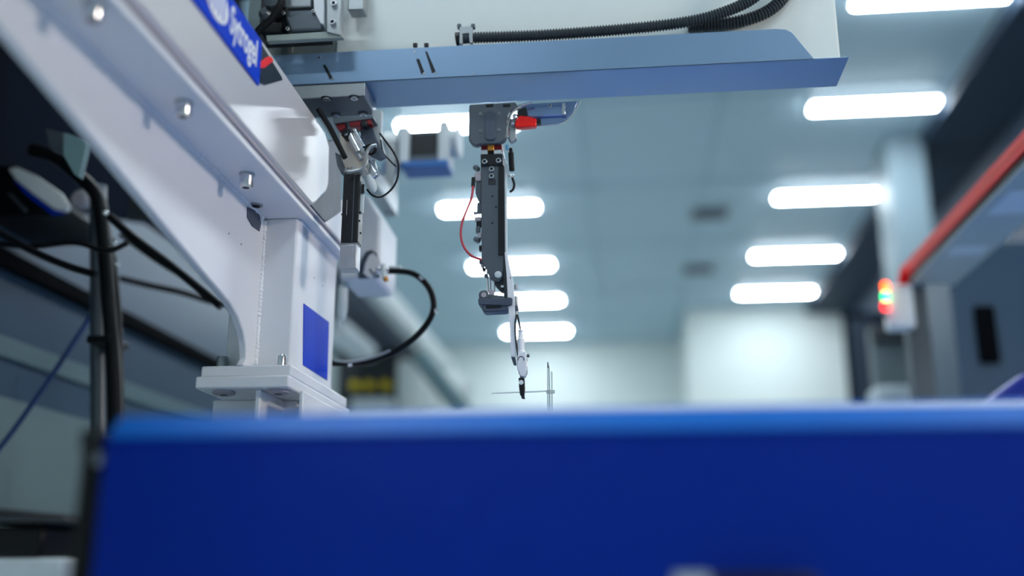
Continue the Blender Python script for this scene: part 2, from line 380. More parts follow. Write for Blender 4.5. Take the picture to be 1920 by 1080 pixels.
for px, py in ((522, 732), (420, 734)):
    q = PZ(px, py, zl); MB().lathe((q.x, q.y, zl), (0, 0, -1), [(0, .018), (.004, .018), (.006, .014)], 20).build('boss', M_gap, pd)
    MB().lathe((q.x, q.y, zl-.006), (0, 0, -1), [(0, .006), (.0008, .006)], 16).build('bolt_hole', M_black, pd)

# ================================================================ TRAVERSE
YT = 1.65
ztop = PY(1000, 78, YT).z; zcr = PY(1000, 137.5, YT).z
tyb = YT
zz = PZ(1000, 189, zcr); YB = zz.y
xl = PY(440, 100, YT).x; xr = PZ(1590, 112, zcr).x
tr = thing('traverse_beam', 'horizontal white traverse beam with sheet tray coloured with blue bounce light across the top', 'beam', (.1, 1.7, zcr))
xe = [PY(x, y, YT) for x, y in ((1458, 52), (1480, 58), (1526, 108))]
lip = [(xl, YT, zcr), (xe[2].x, YT, zcr), (xe[2].x-.001, YT, zcr+.003), (xe[1].x+.004, YT, ztop-.008), (xe[1].x-.006, YT, ztop-.002), (xe[0].x-.004, YT, ztop), (xl, YT, ztop)]
tray = MB().poly_prism(lip, (0, .002, 0)).build('tray_lip', M_tray, tr, bevel=.0006)
MB().box(xl, xr, YT, YB, zcr, zcr+.002).build('tray_floor', M_tray, tr, bevel=.0006)
xp0 = PY(628, 50, 1.69).x
MB().box(xp0, xr-.002, 1.70, YB-.002, zcr+.002, ztop+.42).build('cover_panel', M_panel, tr, bevel=.004, seg=3)
MB().box(xl, xp0, 1.701, YB, zcr+.002, ztop+.42).build('grey_panel', mat('grey_sheet', (120, 134, 138), .4), tr)
pbox(540, 549, 66, 98, 1.695, .005).build('panel_rib', M_grey, tr, bevel=.001)
pbox(653, 683, -40, 18, 1.66, .03).build('stop_block', M_grey, tr, bevel=.002)
# slots, zip ties, screws in the lip
for pts in ([(605, 122), (610, 121), (624, 146), (618, 148)], [(780, 111), (786, 110), (796, 136), (790, 139)], [(797, 96), (801, 97), (817, 134), (810, 137)]):
    flat(pts, YT-.0008, .0008).build('slot', M_black, tr)
for px, py in ((624, 148), (795, 138), (817, 137), (599, 108), (778, 98)):
    q = PY(px, py, YT); MB().lathe(q, (0, -1, 0), [(-.0005, .0028), (.0008, .0024)], 12).build('rivet', M_steel, tr)
for px in (778, 799):
    pbox(px-4, px+4, 80, 87, YT-.001, .006).build('zip_tie', M_black, tr, bevel=.001)
for px, py in ((870, 91), (886, 138)):
    q = PY(px, py, YT); MB().lathe(q, (0, -1, 0), [(-.0005, .002), (.001, .0016)], 12).build('rivet', M_grey, tr)
# carriage plate below the tray with four recessed cap screws
YCF = 1.651
zc_ = PY(640, 181, YCF).z
xr0 = PY(684, 170, YCF).x
car = thing('carriage_plate', 'dark grey mounting plate with four socket screws under the traverse left end', 'bracket', (xr0-.1, 1.64, zc_))
ybk = PZ(660, 219, zc_).y
MB().box(xr0-.15, xr0, YCF, ybk, zc_, zcr-.0008).build('plate', M_grey, car, bevel=.0015)
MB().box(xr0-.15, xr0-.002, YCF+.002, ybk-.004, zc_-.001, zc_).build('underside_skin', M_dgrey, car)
for px, py in ((612, 183), (664, 181), (630, 214), (681, 212)):
    q = PZ(px, py, zc_)
    MB().lathe((q.x, q.y, zc_-.001), (0, 0, -1), [(0, .0098), (.0006, .0098), (.0008, .0085)], 20).build('counterbore', M_black, car)
    cap_screw(car, (q.x, q.y, zc_-.0015), (0, 0, -1), .0068, .0035, M_steel)

# corrugated hoses lying in the tray
def corrugated(name, path, r, pitch, parent, m):
    sp = smooth_path(path, 24); L = [0]
    for a, b in zip(sp, sp[1:]): L.append(L[-1]+(b-a).length)
    def at(d):
        for i in range(len(L)-1):
            if L[i+1] >= d: return sp[i].lerp(sp[i+1], (d-L[i])/max(1e-9, L[i+1]-L[i]))
        return sp[-1]
    pts, rs, d = [], [], 0
    pat = [(0, 1), (.3, 1), (.5, .78), (.8, .78)]
    while d < L[-1]:
        for o, s_ in pat:
            if d+o*pitch < L[-1]: pts.append(at(d+o*pitch)); rs.append(r*s_)
        d += pitch
    return MB().tube(pts, rs, 14).build(name, m, parent)
YHs = 1.6628
hp = [PY(x, y, YHs) for x, y in ((880, 71), (1000, 67), (1120, 59), (1220, 50), (1300, 39), (1360, 22), (1410, -2), (1450, -40))]
hs = thing('corrugated_hose', 'dark grey corrugated hose lying in the traverse tray, clamped at its left end', 'hose', hp[0])
corrugated('hose_body', hp, .0105, .0052, hs, M_hose)
hp2 = [PY(x, y, 1.6868) for x, y in ((1290, 48), (1360, 44), (1410, 34), (1450, 14), (1480, -20), (1495, -50))]
h2 = thing('corrugated_hose', 'second dark corrugated hose curving up behind the traverse tray right end', 'hose', hp2[0])
corrugated('hose_body', hp2, .0115, .0056, h2, M_hose)
# clamp at its left end
MB().tube([PY(855, 74, YHs), PY(862, 73, YHs)], .0125, 20).build('end_flange', M_black, hs)
MB().tube([PY(862, 73, YHs), PY(884, 71, YHs)], .0095, 20).build('sleeve', M_hose, hs)
flat([(861, 82), (861, 50), (886, 48), (886, 80), (880, 80), (879, 62), (867, 63), (867, 82)], YHs-.0115, .008).build('clamp', M_grey, hs, bevel=.001)
for x in (860, 886): pbox(x-3, x+4, 44, 51, YHs-.0118, .010).build('clamp_ear', M_dgrey, hs, bevel=.0008)

# ---- carriage mechanism on the left of the traverse
me = thing('drive_unit', 'grey drive unit with screws and cables above the traverse left end', 'drive unit', PY(560, 60, 1.6))
Ym = 1.6
flat([(498, 66), (640, 57), (643, 70), (500, 78)], Ym, .012).build('lower_rail', mat('sage_grey_cast', (150, 160, 156), .45), me, bevel=.0015)
flat([(612, -40), (640, -42), (638, 66), (612, 60)], Ym-.004, .02).build('screw_plate', M_grey, me, bevel=.0015)
for px, py in ((627, 9), (625, 44)): cap_screw(me, PY(px, py, Ym-.004), (0, -1, 0), .0052, .007)
MB().box(PY(470, 30, Ym).x, PY(612, 30, Ym).x, Ym+.045, Ym+.05, PY(540, 62, Ym).z, PY(540, -60, Ym).z).build('back_plate', M_dark, me)
flat([(534, 28), (541, 34), (590, 32), (583, 18), (540, 20)], Ym+.004, .03).build('motor_shoulder', M_dgrey, me, bevel=.002)
flat([(534, 30), (592, 20), (606, 50), (600, 56), (544, 58)], Ym, .035).build('motor_block', M_dgrey, me, bevel=.004)
flat([(530, -40), (586, -40), (584, 12), (536, 14)], Ym+.006, .03).build('upper_block', M_grey, me, bevel=.003)
flat([(586, -40), (608, -40), (608, 46), (600, 44), (588, 20)], Ym-.002, .03).build('white_cover', M_white, me, bevel=.002)
for px, py in ((532, 25), (588, 22), (540, 55)): cap_screw(me, PY(px, py, Ym-.002), (0, -1, 0), .0035, .004, M_grey)
MB().lathe(PY(512, 5, Ym+.01), (0, 1, 0), [(-.012, .008), (-.01, .013), (0, .014), (.03, .014)], 24).build('pulley', M_dgrey, me)
MB().lathe(PY(497, 25, Ym+.012), (0, 1, 0), [(-.008, .006), (0, .012), (.03, .012)], 24).build('gear', M_dgrey, me)
pbox(488, 528, 42, 60, Ym+.01, .03).build('connector_block', M_black, me, bevel=.002)
cable('cable', [PY(532, -30, Ym-.01), PY(526, 10, Ym-.014), PY(508, 36, Ym-.012), PY(486, 56, Ym-.008), PY(470, 80, Ym)], .0065, M_rub, me)

# ================================================================ LEFT GRIPPER UNIT
Yg = 1.66
gr = thing('gripper_unit', 'left hanging gripper unit with steel rails and long black air cylinder', 'gripper', PY(655, 320, Yg))
def gp_(pts, nm, m, Y=Yg, t=.02, bv=.001): return flat(pts, Y, t).build(nm, m, gr, bevel=bv)
flat([(624, 219), (700, 217), (700, 222), (626, 232)], Yg-.004, .05).build('top_block', M_dgrey, gr, bevel=.001)
gp_([(655, 223), (694, 221), (697, 232), (672, 237), (655, 236)], 'red_plate', M_dred, Yg-.002)
gp_([(628, 229), (646, 227), (648, 240), (638, 246), (633, 242)], 'red_plate', M_dred, Yg)
MB().lathe(PY(683, 233, Yg-.004), (0, 1, 0), [(-.006, .004), (-.004, .0065), (.01, .0065)], 16).build('knob', M_black, gr)
gp_([(697, 206), (716, 206), (714, 262), (722, 290), (706, 262), (698, 240)], 'light_post', M_pale, Yg+.03, .012)
gp_([(676, 238), (697, 234), (706, 262), (723, 294), (712, 300), (694, 292), (676, 262)], 'side_plate', M_band, Yg+.012, .008)
MB().tube([PY(597, 205, Yg-.02), PY(618, 238, Yg-.02), PY(647, 296, Yg-.02)], .0048, 10).build('black_bar', M_rub, gr)
gp_([(636, 250), (650, 246), (668, 268), (690, 300), (690, 318), (668, 324), (648, 318), (640, 296)], 'slide_body', mat('warm_grey_cast', (196, 190, 180), .35, metal=.3), Yg+.004, .02)
gp_([(628, 285), (642, 292), (648, 322), (640, 326), (632, 310)], 'slide_side', M_dgrey, Yg+.01, .015)
MB().cyl(PY(655, 252, Yg-.01), PY(672, 285, Yg-.008), .0055, 16).build('guide_rod', M_steel, gr)
MB().cyl(PY(664, 243, Yg-.008), PY(682, 276, Yg-.008), .004, 16).build('guide_rod', M_steel, gr)
MB().cyl(PY(657, 268, Yg-.004), PY(678, 300, Yg-.004), .0045, 16).build('guide_rod', M_grey, gr)
MB().lathe(PY(649, 250, Yg-.012), (.3, 1, -.3), [(-.004, .006), (-.002, .009), (.012, .009)], 20).build('shock_absorber', M_black, gr)
MB().lathe(PY(648, 250, Yg-.018), (.3, 1, -.3), [(0, .003), (.004, .004)], 6).build('hex_socket', M_steel, gr)
cable('hook_bracket', [PY(x, y, Yg-.012) for x, y in ((706, 272), (696, 275), (688, 285), (687, 303), (680, 316), (664, 321), (652, 322))], .0032, M_grey, gr)
rb = MB(); cc = PY(695, 280, Yg+.0); rr_ = .0085
rb.tube([cc+Vector((rr_*math.cos(a*math.pi/12), 0, rr_*math.sin(a*math.pi/12))) for a in range(25)], .0028, 8); rb.build('black_ring', M_rub, gr)
gp_([(682, 300), (692, 298), (708, 326), (698, 336), (686, 322)], 'air_fitting', M_steel, Yg+.004, .012, .003)
gp_([(698, 300), (703, 298), (711, 328), (706, 331)], 'air_fitting', M_steel, Yg+.01, .006)
MB().lathe(PY(692, 330, Yg+.01), (.35, 0, -1), [(0, .007), (.02, .008), (.028, .006), (.032, .002)], 18).build('silencer', M_pale, gr)
# black cylinder: square profile with rounded edges, T-slots as separate grooves
zc1_, zc2_ = PY(660, 325, Yg).z, PY(656, 455, Yg).z
xc0, xc1 = PY(641, 390, Yg).x, PY(673, 390, Yg).x
MB().box(xc0, xc1, Yg, Yg+.03, zc2_, zc1_).build('air_cylinder', M_black, gr, bevel=.0025, seg=3)
for xx in (xc0+.0195,): MB().box(xx, xx+.0012, Yg-.0004, Yg+.001, zc2_+.002, zc1_-.002).build('slot_edge', M_dgrey, gr)
MB().box(xc0+.0085, xc0+.0092, Yg-.0005, Yg, zc2_+.05, zc2_+.078).build('slot_edge', M_steel, gr)
MB().box(xc0+.0005, xc1-.0005, Yg+.001, Yg+.028, zc2_-.002, zc2_).build('end_ring', M_grey, gr, bevel=.0004)
zb3 = PY(655, 504, Yg).z
MB().box(xc0-.0005, xc1-.001, Yg+.001, Yg+.028, zb3, zc2_-.002).build('steel_end_block', mat('satin_steel', (176, 178, 184), .34, metal=.7), gr, bevel=.002)
for xx in (xc0+.0135, xc0+.0215): MB().box(xx, xx+.0009, Yg+.0002, Yg+.001, zb3+.008, zc2_-.004).build('groove', M_steel, gr)
for i, (px, py) in enumerate(((642, 402), (675, 398), (674, 414), (676, 437))): 
    q = PY(px, py, Yg+.003); MB().lathe(q, (-1 if i == 0 else 1, 0, 0), [(-.001, .002), (.0018, .0018)], 10).build('grub_screw', M_black, gr)
pbox(674, 682, 340, 400, Yg+.006, .004).build('sensor_rail', M_pale, gr, bevel=.0006)
pbox(677, 683, 345, 362, Yg+.002, .004).build('sensor', M_black, gr, bevel=.0006)
for px, py in ((650, 318), (662, 316)): MB().lathe(PY(px, py, Yg), (0, 0, 1), [(-.006, .004), (.003, .004), (.004, .0025)], 6).build('push_fitting', M_grey, gr)
cable('air_line', [PY(x, y, Yg+.02) for x, y in ((712, 250), (724, 266), (738, 286), (747, 308), (745, 335), (733, 356), (714, 369), (698, 366), (688, 355))], .0018, M_rub, gr)
cable('air_line', [PY(x, y, Yg+.026) for x, y in ((714, 262), (718, 285), (730, 300), (742, 312))], .0014, M_rub, gr)

# ================================================================ SERVO MOTOR behind
Yv = 2.35
sm = thing('servo_motor', 'grey and black servo motor lying sideways under the traverse', 'motor', PY(790, 300, Yv))
pbox(746, 767, 236, 308, Yv, .07).build('front_flange', M_pale, sm, bevel=.006)
pbox(766, 824, 243, 302, Yv+.004, .062).build('motor_body', M_dgrey, sm, bevel=.006)
pbox(770, 820, 250, 290, Yv+.002, .004).build('dark_body_panel', M_black, sm, bevel=.001)
pbox(820, 842, 228, 306, Yv, .07).build('rear_flange', M_pale, sm, bevel=.006)
MB().box(PY(722, 250, Yv).x, PY(745, 250, Yv).x, YB+.002, Yv+.03, zcr+.004, zcr+.05).build('mounting_arm', M_grey, sm, bevel=.002)
zm_ = PY(740, 262, Yv).z
MB().box(PY(724, 250, Yv).x, PY(743, 250, Yv).x, Yv+.0, Yv+.03, min(zm_, zcr), max(zm_, zcr+.05)).build('mounting_plate', M_grey, sm, bevel=.002)
a, b_ = PY(842, 268, Yv+.035), PY(866, 266, Yv+.035)
MB().lathe(a, (1, 0, 0), [(0, .034), (.018, .036), (.02, .042), (.026, .042), (.029, .038)], 32).build('end_disc', M_pale, sm)
pbox(752, 840, 300, 312, Yv-.005, .08).build('blue_reflection_plate', mat('blue_reflection_tint', (44, 104, 172), .4), sm, bevel=.003)  # blue plate put in for the blue reflection under the motor
MB().lathe(PY(732, 262, Yv+.02), (1, 0, 0), [(-.02, .012), (-.016, .018), (.0, .018), (.02, .014)], 20).build('connector', M_panel, sm)
pbox(722, 747, 256, 300, Yv+.01, .05).build('gearbox', M_band, sm, bevel=.004)
pbox(716, 746, 300, 322, Yv+.02, .03).build('reflection_blue_lug', mat('blue_reflection_lug', (84, 120, 178), .4), sm, bevel=.004)  # lug coloured with the same blue reflection

# ================================================================ BLACK HOSE LOOP
Yh = 1.97
hl = thing('coolant_hose', 'thick black hose bending in a wide loop right of the white column', 'hose', PY(640, 682, Yh))
cable('hose', [PY(x, y, Yh) for x, y in ((600, 680), (640, 681), (690, 677), (740, 659), (784, 627), (810, 590), (811, 556), (795, 528), (768, 511), (724, 508))], .0062, M_rub, hl, 16, 10)
for x, y, dx, dy in ((790, 522, 6, 6), (817, 583, 1, 6), (657, 684, 8, -1)):
    a = PY(x-dx*.5, y-dy*.5, Yh-.004); b = PY(x+dx*.5, y+dy*.5, Yh-.004); MB().cyl(a, b, .0035, 12).build('hose_clip', M_steel, hl)
cable('clear_sleeve', [PY(x, y, Yh-.005) for x, y in ((628, 676), (660, 678), (700, 670), (732, 657))], .003, M_grey, hl)
MB().cyl(PY(706, 508, Yh), PY(730, 508, Yh), .0075, 16).build('hose_fitting', M_steel, hl)
MB().cyl(PY(719, 496, Yh-.004), PY(721, 524, Yh-.004), .006, 16).build('valve_stem', M_panel, hl)
MB().cyl(PY(722, 520, Yh-.006), PY(725, 527, Yh-.006), .005, 12).build('valve_tip', M_brass, hl)
MB().cyl(PY(725, 501, Yh-.002), PY(752, 501, Yh-.002), .003, 10).build('clear_spigot', M_panel, hl)
MB().tube([PY(714, 505, Yh-.002), PY(700, 515, Yh-.002), PY(696, 505, Yh)], .005, 12).build('elbow', M_grey, hl)
# white filter bottle behind the column edge
fb = thing('filter_bottle', 'small white filter bottle hanging right of the column, above the blue sticker', 'filter', PY(643, 600, 2.05))
MB().lathe(PY(643, 535, 2.05), (0, 0, -1), [(0, .007), (.006, .011), (.055, .012), (.07, .009), (.075, .004)], 20).build('bowl', M_panel, fb)
MB().lathe(PY(648, 528, 2.05), (0, 0, 1), [(-.008, .009), (.004, .010), (.012, .007)], 16).build('cap', M_pale, fb)
MB().lathe(PY(635, 600, 2.05), (0, 0, -1), [(0, .004), (.016, .003), (.02, .001)], 10).build('drain_tip', M_pale, fb)

# ================================================================ SPRUE PICKER (sharp, centre)
Yp = 1.70
sp = thing('sprue_picker', 'dark vertical sprue picker arm with tiny gripper hanging below the traverse centre', 'robot arm', PY(925, 560, Yp))
def F(pts, nm, m, Y=Yp, t=.012, bv=.0008, parent=None): return flat(pts, Y, t).build(nm, m, parent or sp, bevel=bv)
def screw(px, py, r=.0035, m=None, Y=Yp): return cap_screw(sp, PY(px, py, Y), (0, -1, 0), r, r*.9, m or M_steel, 'screw')
F([(880, 196), (966, 191), (972, 200), (958, 206), (952, 218), (951, 252), (946, 262), (937, 268), (901, 270), (893, 273), (885, 270), (879, 262), (878, 240)], 'hanger_plate', M_dgrey, Yp-.012, .014, .002)
F([(909, 213), (914, 208), (924, 208), (929, 213), (929, 258), (925, 262), (913, 262), (909, 258)], 'hanger_boss', M_band, Yp-.015, .004, .001)
for x, y in ((901, 214), (935, 213), (901, 246), (935, 244)): screw(x, y, .0026, M_grey, Yp-.012)
for x in (918, 950): pbox(x-7, x+7, 195, 200, Yp-.0135, .004).build('slot', M_black, sp, bevel=.0005)
# sheet guard to the right, with bright rolled rim
F([(972, 196), (1084, 189), (1074, 212), (1058, 228), (1030, 235), (1002, 236), (990, 215)], 'sheet_guard', M_guard, Yp+.01, .002)
F([(984, 200), (1058, 196), (1056, 216), (986, 220)], 'guard_recess', M_guard, Yp+.004, .006, .002)
MB().tube(smooth_path([PY(x, y, Yp-.002) for x, y in ((1088, 189), (1080, 204), (1068, 222), (1050, 232), (1020, 236), (1000, 237))], 6), .0018, 10).build('guard_rim', M_steel, sp)
MB().tube(smooth_path([PY(x, y, Yp-.008) for x, y in ((1000, 192), (976, 199), (960, 212), (953, 232), (952, 256))], 6), .0022, 10).build('guard_rim', M_steel, sp)
pbox(1053, 1060, 192, 214, Yp-.002, .006).build('guard_fold', M_steel, sp, bevel=.001)
screw(1031, 199, .0035, M_steel, Yp+.004)
F([(972, 204), (987, 200), (990, 216), (978, 222), (968, 218)], 'dark_wedge', M_black, Yp-.006, .01)
M_rfit = mat('glossy_red_plastic', (240, 24, 18), .22)
F([(966, 226), (974, 216), (992, 218), (1006, 222), (1005, 236), (980, 239), (966, 238)], 'red_fitting', M_rfit, Yp-.012, .014, .002)
pbox(1004, 1014, 222, 231, Yp-.008, .01).build('fitting_collar', M_black, sp, bevel=.001)
for x, y, r in ((965, 219, .0045), (961, 232, .0035)): MB().lathe(PY(x, y, Yp-.012), (0, -1, 0), [(-.004, r), (.002, r), (.004, r*.5)], 16).build('dome_nut', M_steel, sp)
F([(956, 222), (968, 222), (966, 246), (968, 262), (958, 268), (952, 258), (954, 240)], 'link_plate', M_grey, Yp-.004, .01, .002)
MB().lathe(PY(965, 262, Yp), (1, 0, 0), [(-.004, .004), (.002, .004), (.004, .002)], 12).build('link_nut', M_dgrey, sp)
# collar
pbox(902, 941, 268, 281, Yp-.002, .03).build('red_collar', M_dred, sp, bevel=.001)
pbox(914, 926, 266, 282, Yp-.006, .01).build('brass_key', M_brass, sp, bevel=.001)
pbox(902, 914, 281, 289, Yp-.003, .03).build('steel_pad', M_pale, sp, bevel=.0006)
pbox(926, 940, 281, 288, Yp-.003, .03).build('steel_pad', M_pale, sp, bevel=.0006)
pbox(912, 928, 281, 292, Yp, .02).build('neck', M_black, sp, bevel=.0006)
# slide
F([(901, 289), (943, 288), (946, 480), (945, 500), (943, 520), (936, 529), (927, 527), (917, 517), (911, 503), (903, 490), (902, 400)], 'slide_rail', M_dgrey, Yp, .024, .0015)
F([(901, 289), (942, 288), (943, 309), (902, 311)], 'slide_head', M_black, Yp-.003, .006, .001)
F([(934, 310), (945, 310), (947, 478), (934, 478)], 'dark_channel', M_black, Yp-.002, .01, .0008)
F([(946, 300), (949, 300), (950, 478), (947, 478)], 'edge_strip', M_pale, Yp-.001, .012, .0004)
F([(916, 335), (930, 335), (930, 346), (916, 346)], 'stop_tab', M_dark, Yp-.001, .004)
for x, y, r in ((909, 304, .0048), (935, 302, .0048)): screw(x, y, r, M_steel, Yp-.003)
for x, y in ((922, 318), (922, 331)): screw(x, y, .0048, M_steel)
for x, y in ((923, 368), (923, 418), (930, 388)): 
    MB().lathe(PY(x, y, Yp), (0, -1, 0), [(-.001, .0020), (.0006, .0018)], 12).build('small_hole', M_black, sp)
F([(941, 283), (944, 283), (955, 328), (951, 331)], 'link_rod', M_steel, Yp-.004, .003)
MB().lathe(PY(958, 286, Yp), (.05, 0, -1), [(-.008, .003), (0, .0035), (.001, .0050), (.034, .0050), (.035, .004)], 16).build('valve_body', M_rub, sp)
MB().lathe(PY(959, 328, Yp), (.05, 0, -1), [(0, .0042), (.003, .0052), (.006, .0042)], 14).build('valve_nut', M_steel, sp)
MB().lathe(PY(951, 272, Yp-.004), (0, 0, -1), [(0, .0025), (.009, .0025)], 10).build('blue_fitting', mat('teal_plastic', (70, 140, 180), .4), sp)
cable('air_line', [PY(x, y, Yp) for x, y in ((960, 332), (964, 345), (962, 355), (956, 360))], .0022, M_rub, sp)
# left side fittings
def knob(x, y, r=.0052, m=None): 
    MB().lathe(PY(x, y, Yp+.008), (-.2, -1, 0), [(-.006, r*.8), (-.004, r), (.006, r), (.007, r*.6)], 18).build('knob', m or M_dgrey, sp)
knob(894, 316); knob(895, 450, .0052)
F([(889, 325), (902, 321), (903, 338), (893, 340), (889, 334)], 'left_bracket', M_gap, Yp+.002, .012)
F([(893, 340), (902, 338), (902, 380), (897, 378), (891, 362)], 'left_bracket', M_dgrey, Yp+.004, .012)
F([(884, 332), (891, 331), (890, 350), (883, 350)], 'plug', M_black, Yp-.002, .007, .001)
for i, (x0, x1, y0, y1) in enumerate(((894, 903, 380, 398), (890, 902, 406, 414), (893, 902, 414, 424), (892, 900, 424, 436), (896, 903, 436, 446), (898, 903, 460, 470), (898, 904, 488, 494), (901, 907, 494, 500), (904, 910, 502, 507), (908, 913, 513, 519), (887, 894, 396, 399))):
    pbox(x0, x1, y0, y1, Yp+.004, .010).build('side_clip', (M_dgrey, M_gap, M_black)[i % 3], sp, bevel=.0008)
rc = [(887, 349), (884, 372), (876, 392), (868, 412), (864, 436), (867, 456), (876, 472), (888, 482), (903, 487)]
cable('red_wire', [PY(x, y, Yp-.002) for x, y in rc], .0021, mat('dull_red_wire', (176, 52, 66), .4), sp)
# lower pivot
MB().lathe(PY(934, 515, Yp-.001), (0, -1, 0), [(-.002, .006), (.0015, .006), (.002, .005)], 24).build('pivot_pin', M_pale, sp)
for x0, x1 in ((912, 915), (917, 920), (925, 927)):
    MB().cyl(PY(x0+1.5, 508, Yp+.012), PY(x1, 548, Yp+.012), .0014, 10).build('piston_rod', M_steel, sp)
F([(928, 520), (946, 516), (946, 548), (938, 546), (928, 534)], 'yoke', M_dark, Yp+.004, .014)
pbox(939, 948, 535, 539, Yp, .004).build('yoke_pin', M_steel, sp, bevel=.0005)
MB().lathe(PY(907, 553, Yp-.006), (0, -1, 0), [(-.012, .008), (.001, .0085), (.0015, .007)], 24).build('roller', M_dgrey, sp)
MB().lathe(PY(907, 553, Yp-.0075), (0, -1, 0), [(0, .0045), (.001, .004)], 20).build('roller_hub', M_gap, sp)
MB().lathe(PY(921, 548, Yp-.001), (0, -1, 0), [(-.01, .0045), (.001, .0045)], 18).build('roller_hub', M_gap, sp)
F([(918, 552), (946, 555), (947, 545), (952, 545), (953, 562), (897, 562), (898, 556)], 'foot_top', M_dgrey, Yp-.002, .02)
F([(896, 560), (950, 559), (954, 557), (961, 559), (960, 571), (954, 573), (897, 571)], 'foot_flange', M_band, Yp-.008, .028, .0012)
F([(903, 569), (953, 568), (953, 579), (947, 583), (908, 585), (903, 580)], 'foot_block', M_band, Yp-.006, .026, .0015)
F([(911, 572), (941, 571), (940, 577), (912, 579)], 'foot_slot', M_black, Yp-.0066, .001, .0002)
F([(943, 475), (950, 474), (952, 562), (945, 562)], 'upright', M_dark, Yp-.002, .012)
F([(946, 473), (950, 472), (955, 495), (961, 525), (965, 560), (966, 610), (967, 670), (958, 668), (956, 620), (952, 560), (950, 520)], 'tool_bar', M_white, Yp-.004, .004, .0006)
MB().lathe(PY(957, 521, Yp-.004), (0, -1, 0), [(-.001, .0012), (.0008, .001)], 10).build('small_hole', M_black, sp)
F([(958, 669), (966, 670), (968, 684), (963, 684)], 'bar_foot', M_band, Yp-.004, .008)
for y0, y1, r in ((534, 543, .003), (556, 572, .0038), (574, 583, .0045), (584, 592, .003)):
    MB().cyl(PY(967, y0, Yp+.002), PY(968, y1, Yp+.002), r, 14).build('tube_fitting', M_grey if y0 != 574 else M_band, sp)
cable('air_line', [PY(x, y, Yp) for x, y in ((970, 590), (973, 604), (976, 620))], .0016, M_dark, sp)
cable('air_line', [PY(x, y, Yp-.004) for x, y in ((969, 590), (966, 606), (967, 636), (971, 664), (975, 690), (977, 708))], .0016, M_dark, sp)
MB().lathe(PY(976, 620, Yp), (.02, 0, -1), [(0, .0055), (.0006, .0055), (.001, .0035), (.014, .0045), (.015, .0062), (.034, .0065), (.035, .0072), (.060, .0075), (.074, .0045)], 24).build('gripper_cylinder', M_white, sp)
F([(971, 660), (986, 659), (988, 690), (984, 706), (976, 706), (969, 690)], 'gripper_body', M_white, Yp-.009, .014, .0015)
aq = [PY(977+6*math.cos(a*math.pi/10), 676-8*math.sin(a*math.pi/10), Yp-.0092) for a in range(11)]
MB().tube(aq, .0007, 6).build('body_arc', M_band, sp)
F([(986, 672), (989, 672), (989, 700), (985, 709), (983, 707), (987, 695)], 'spring_finger', M_steel, Yp-.004, .003, .0004)
MB().lathe(PY(987, 667, Yp), (1, 0, 0), [(0, .002), (.002, .003), (.005, .003)], 12).build('side_screw', M_dgrey, sp)
F([(972, 708), (983, 708), (984, 728), (983, 741), (975, 741), (973, 726)], 'gripper_tip', M_black, Yp-.006, .008, .001)
MB().lathe(PY(977, 717, Yp-.006), (0, -1, 0), [(0, .004), (.0008, .0035)], 18).build('tip_screw', M_panel, sp)
F([(976, 740), (983, 740), (984, 748), (978, 747)], 'tip_jaw', M_dark, Yp-.004, .005)
# clear sprue held in the jaws
cs = thing('moulded_sprue', 'thin clear plastic sprue and runner held by the picker gripper', 'plastic part', PY(1030, 770, Yp))
MB().cyl(PY(922, 737.5, Yp-.001), PY(1027, 733.5, Yp-.001), .0012, 10).build('runner', M_clrw, cs)
MB().cyl(PY(1028, 690, Yp-.001), PY(1029, 778, Yp-.001), .0020, 12, .0028).build('sprue_stem', M_plast, cs)
MB().cyl(PY(1034, 697, Yp-.001), PY(1035, 778, Yp-.001), .0014, 10).build('sprue_stem', M_plast, cs)
MB().cyl(PY(1027, 679, Yp-.001), PY(1028, 690, Yp-.001), .0008, 8, .0018).build('sprue_tip', M_dgrey, cs)
pbox(1024, 1040, 731, 737, Yp-.003, .006).build('gate', M_clrw, cs, bevel=.0006)

# ================================================================ FOREGROUND BLUE MACHINE
YBp = .86
bz = PY(960, 766, YBp).z
bl = thing('machine_guard', 'big out-of-focus blue machine guard across the foreground', 'machine', (.1, YBp, -CZ))
x0b = PY(188, 900, YBp).x; 
MB().poly_prism([(x0b, YBp, -CZ+.1), (x0b, YBp+.05, -CZ+.1), (x0b, YBp+.05, bz-.002), (x0b, YBp+.046, bz+.001), (x0b, YBp+.020, bz), (x0b, YBp+.004, bz-.016), (x0b, YBp, bz-.024)], (1.05-x0b, 0, 0)).build('front_panel', M_blue, bl, bevel=.004, seg=3)
MB().box(x0b+.05, .40, YBp+.05, 1.45, -CZ+.1, bz-.075).build('machine_bed', M_lblue, bl, bevel=.01, seg=3)
MB().box(-.3, 1.6, 1.97, 3.2, -CZ+.1, bz-.16).build('machine_body', M_lblue, bl, bevel=.01, seg=3)
MB().box(x0b+.02, 1.04, YBp+.02, 1.25, -CZ, -CZ+.1).build('plinth', M_black, bl)
tag(MB().poly_prism([(x0b+.004, YBp-.0012, bz-.020), (x0b+.004, YBp+.002, bz-.020), (x0b+.004, YBp+.022, bz), (x0b+.004, YBp+.022, bz+.002), (x0b+.004, YBp+.018, bz+.0015), (x0b+.004, YBp+.002, bz-.0145)], (1.04-x0b, 0, 0)).build('lit_top_edge', M_lblue, bl, bevel=.001), 'top edge painted lighter for the light it catches')  # lighter blue strip painted in for ceiling light on the bevel
# white ledge behind the guard
lz = PY(1000, 762, 1.10).z
tag(MB().box(PY(628, 770, 1.10).x, 1.3, 1.10, 1.22, bz-.075, lz).build('white_ledge', mat('white_ledge_paint', (232, 238, 242), .4), bl, bevel=.008, seg=3), 'white ledge behind the blue panel')
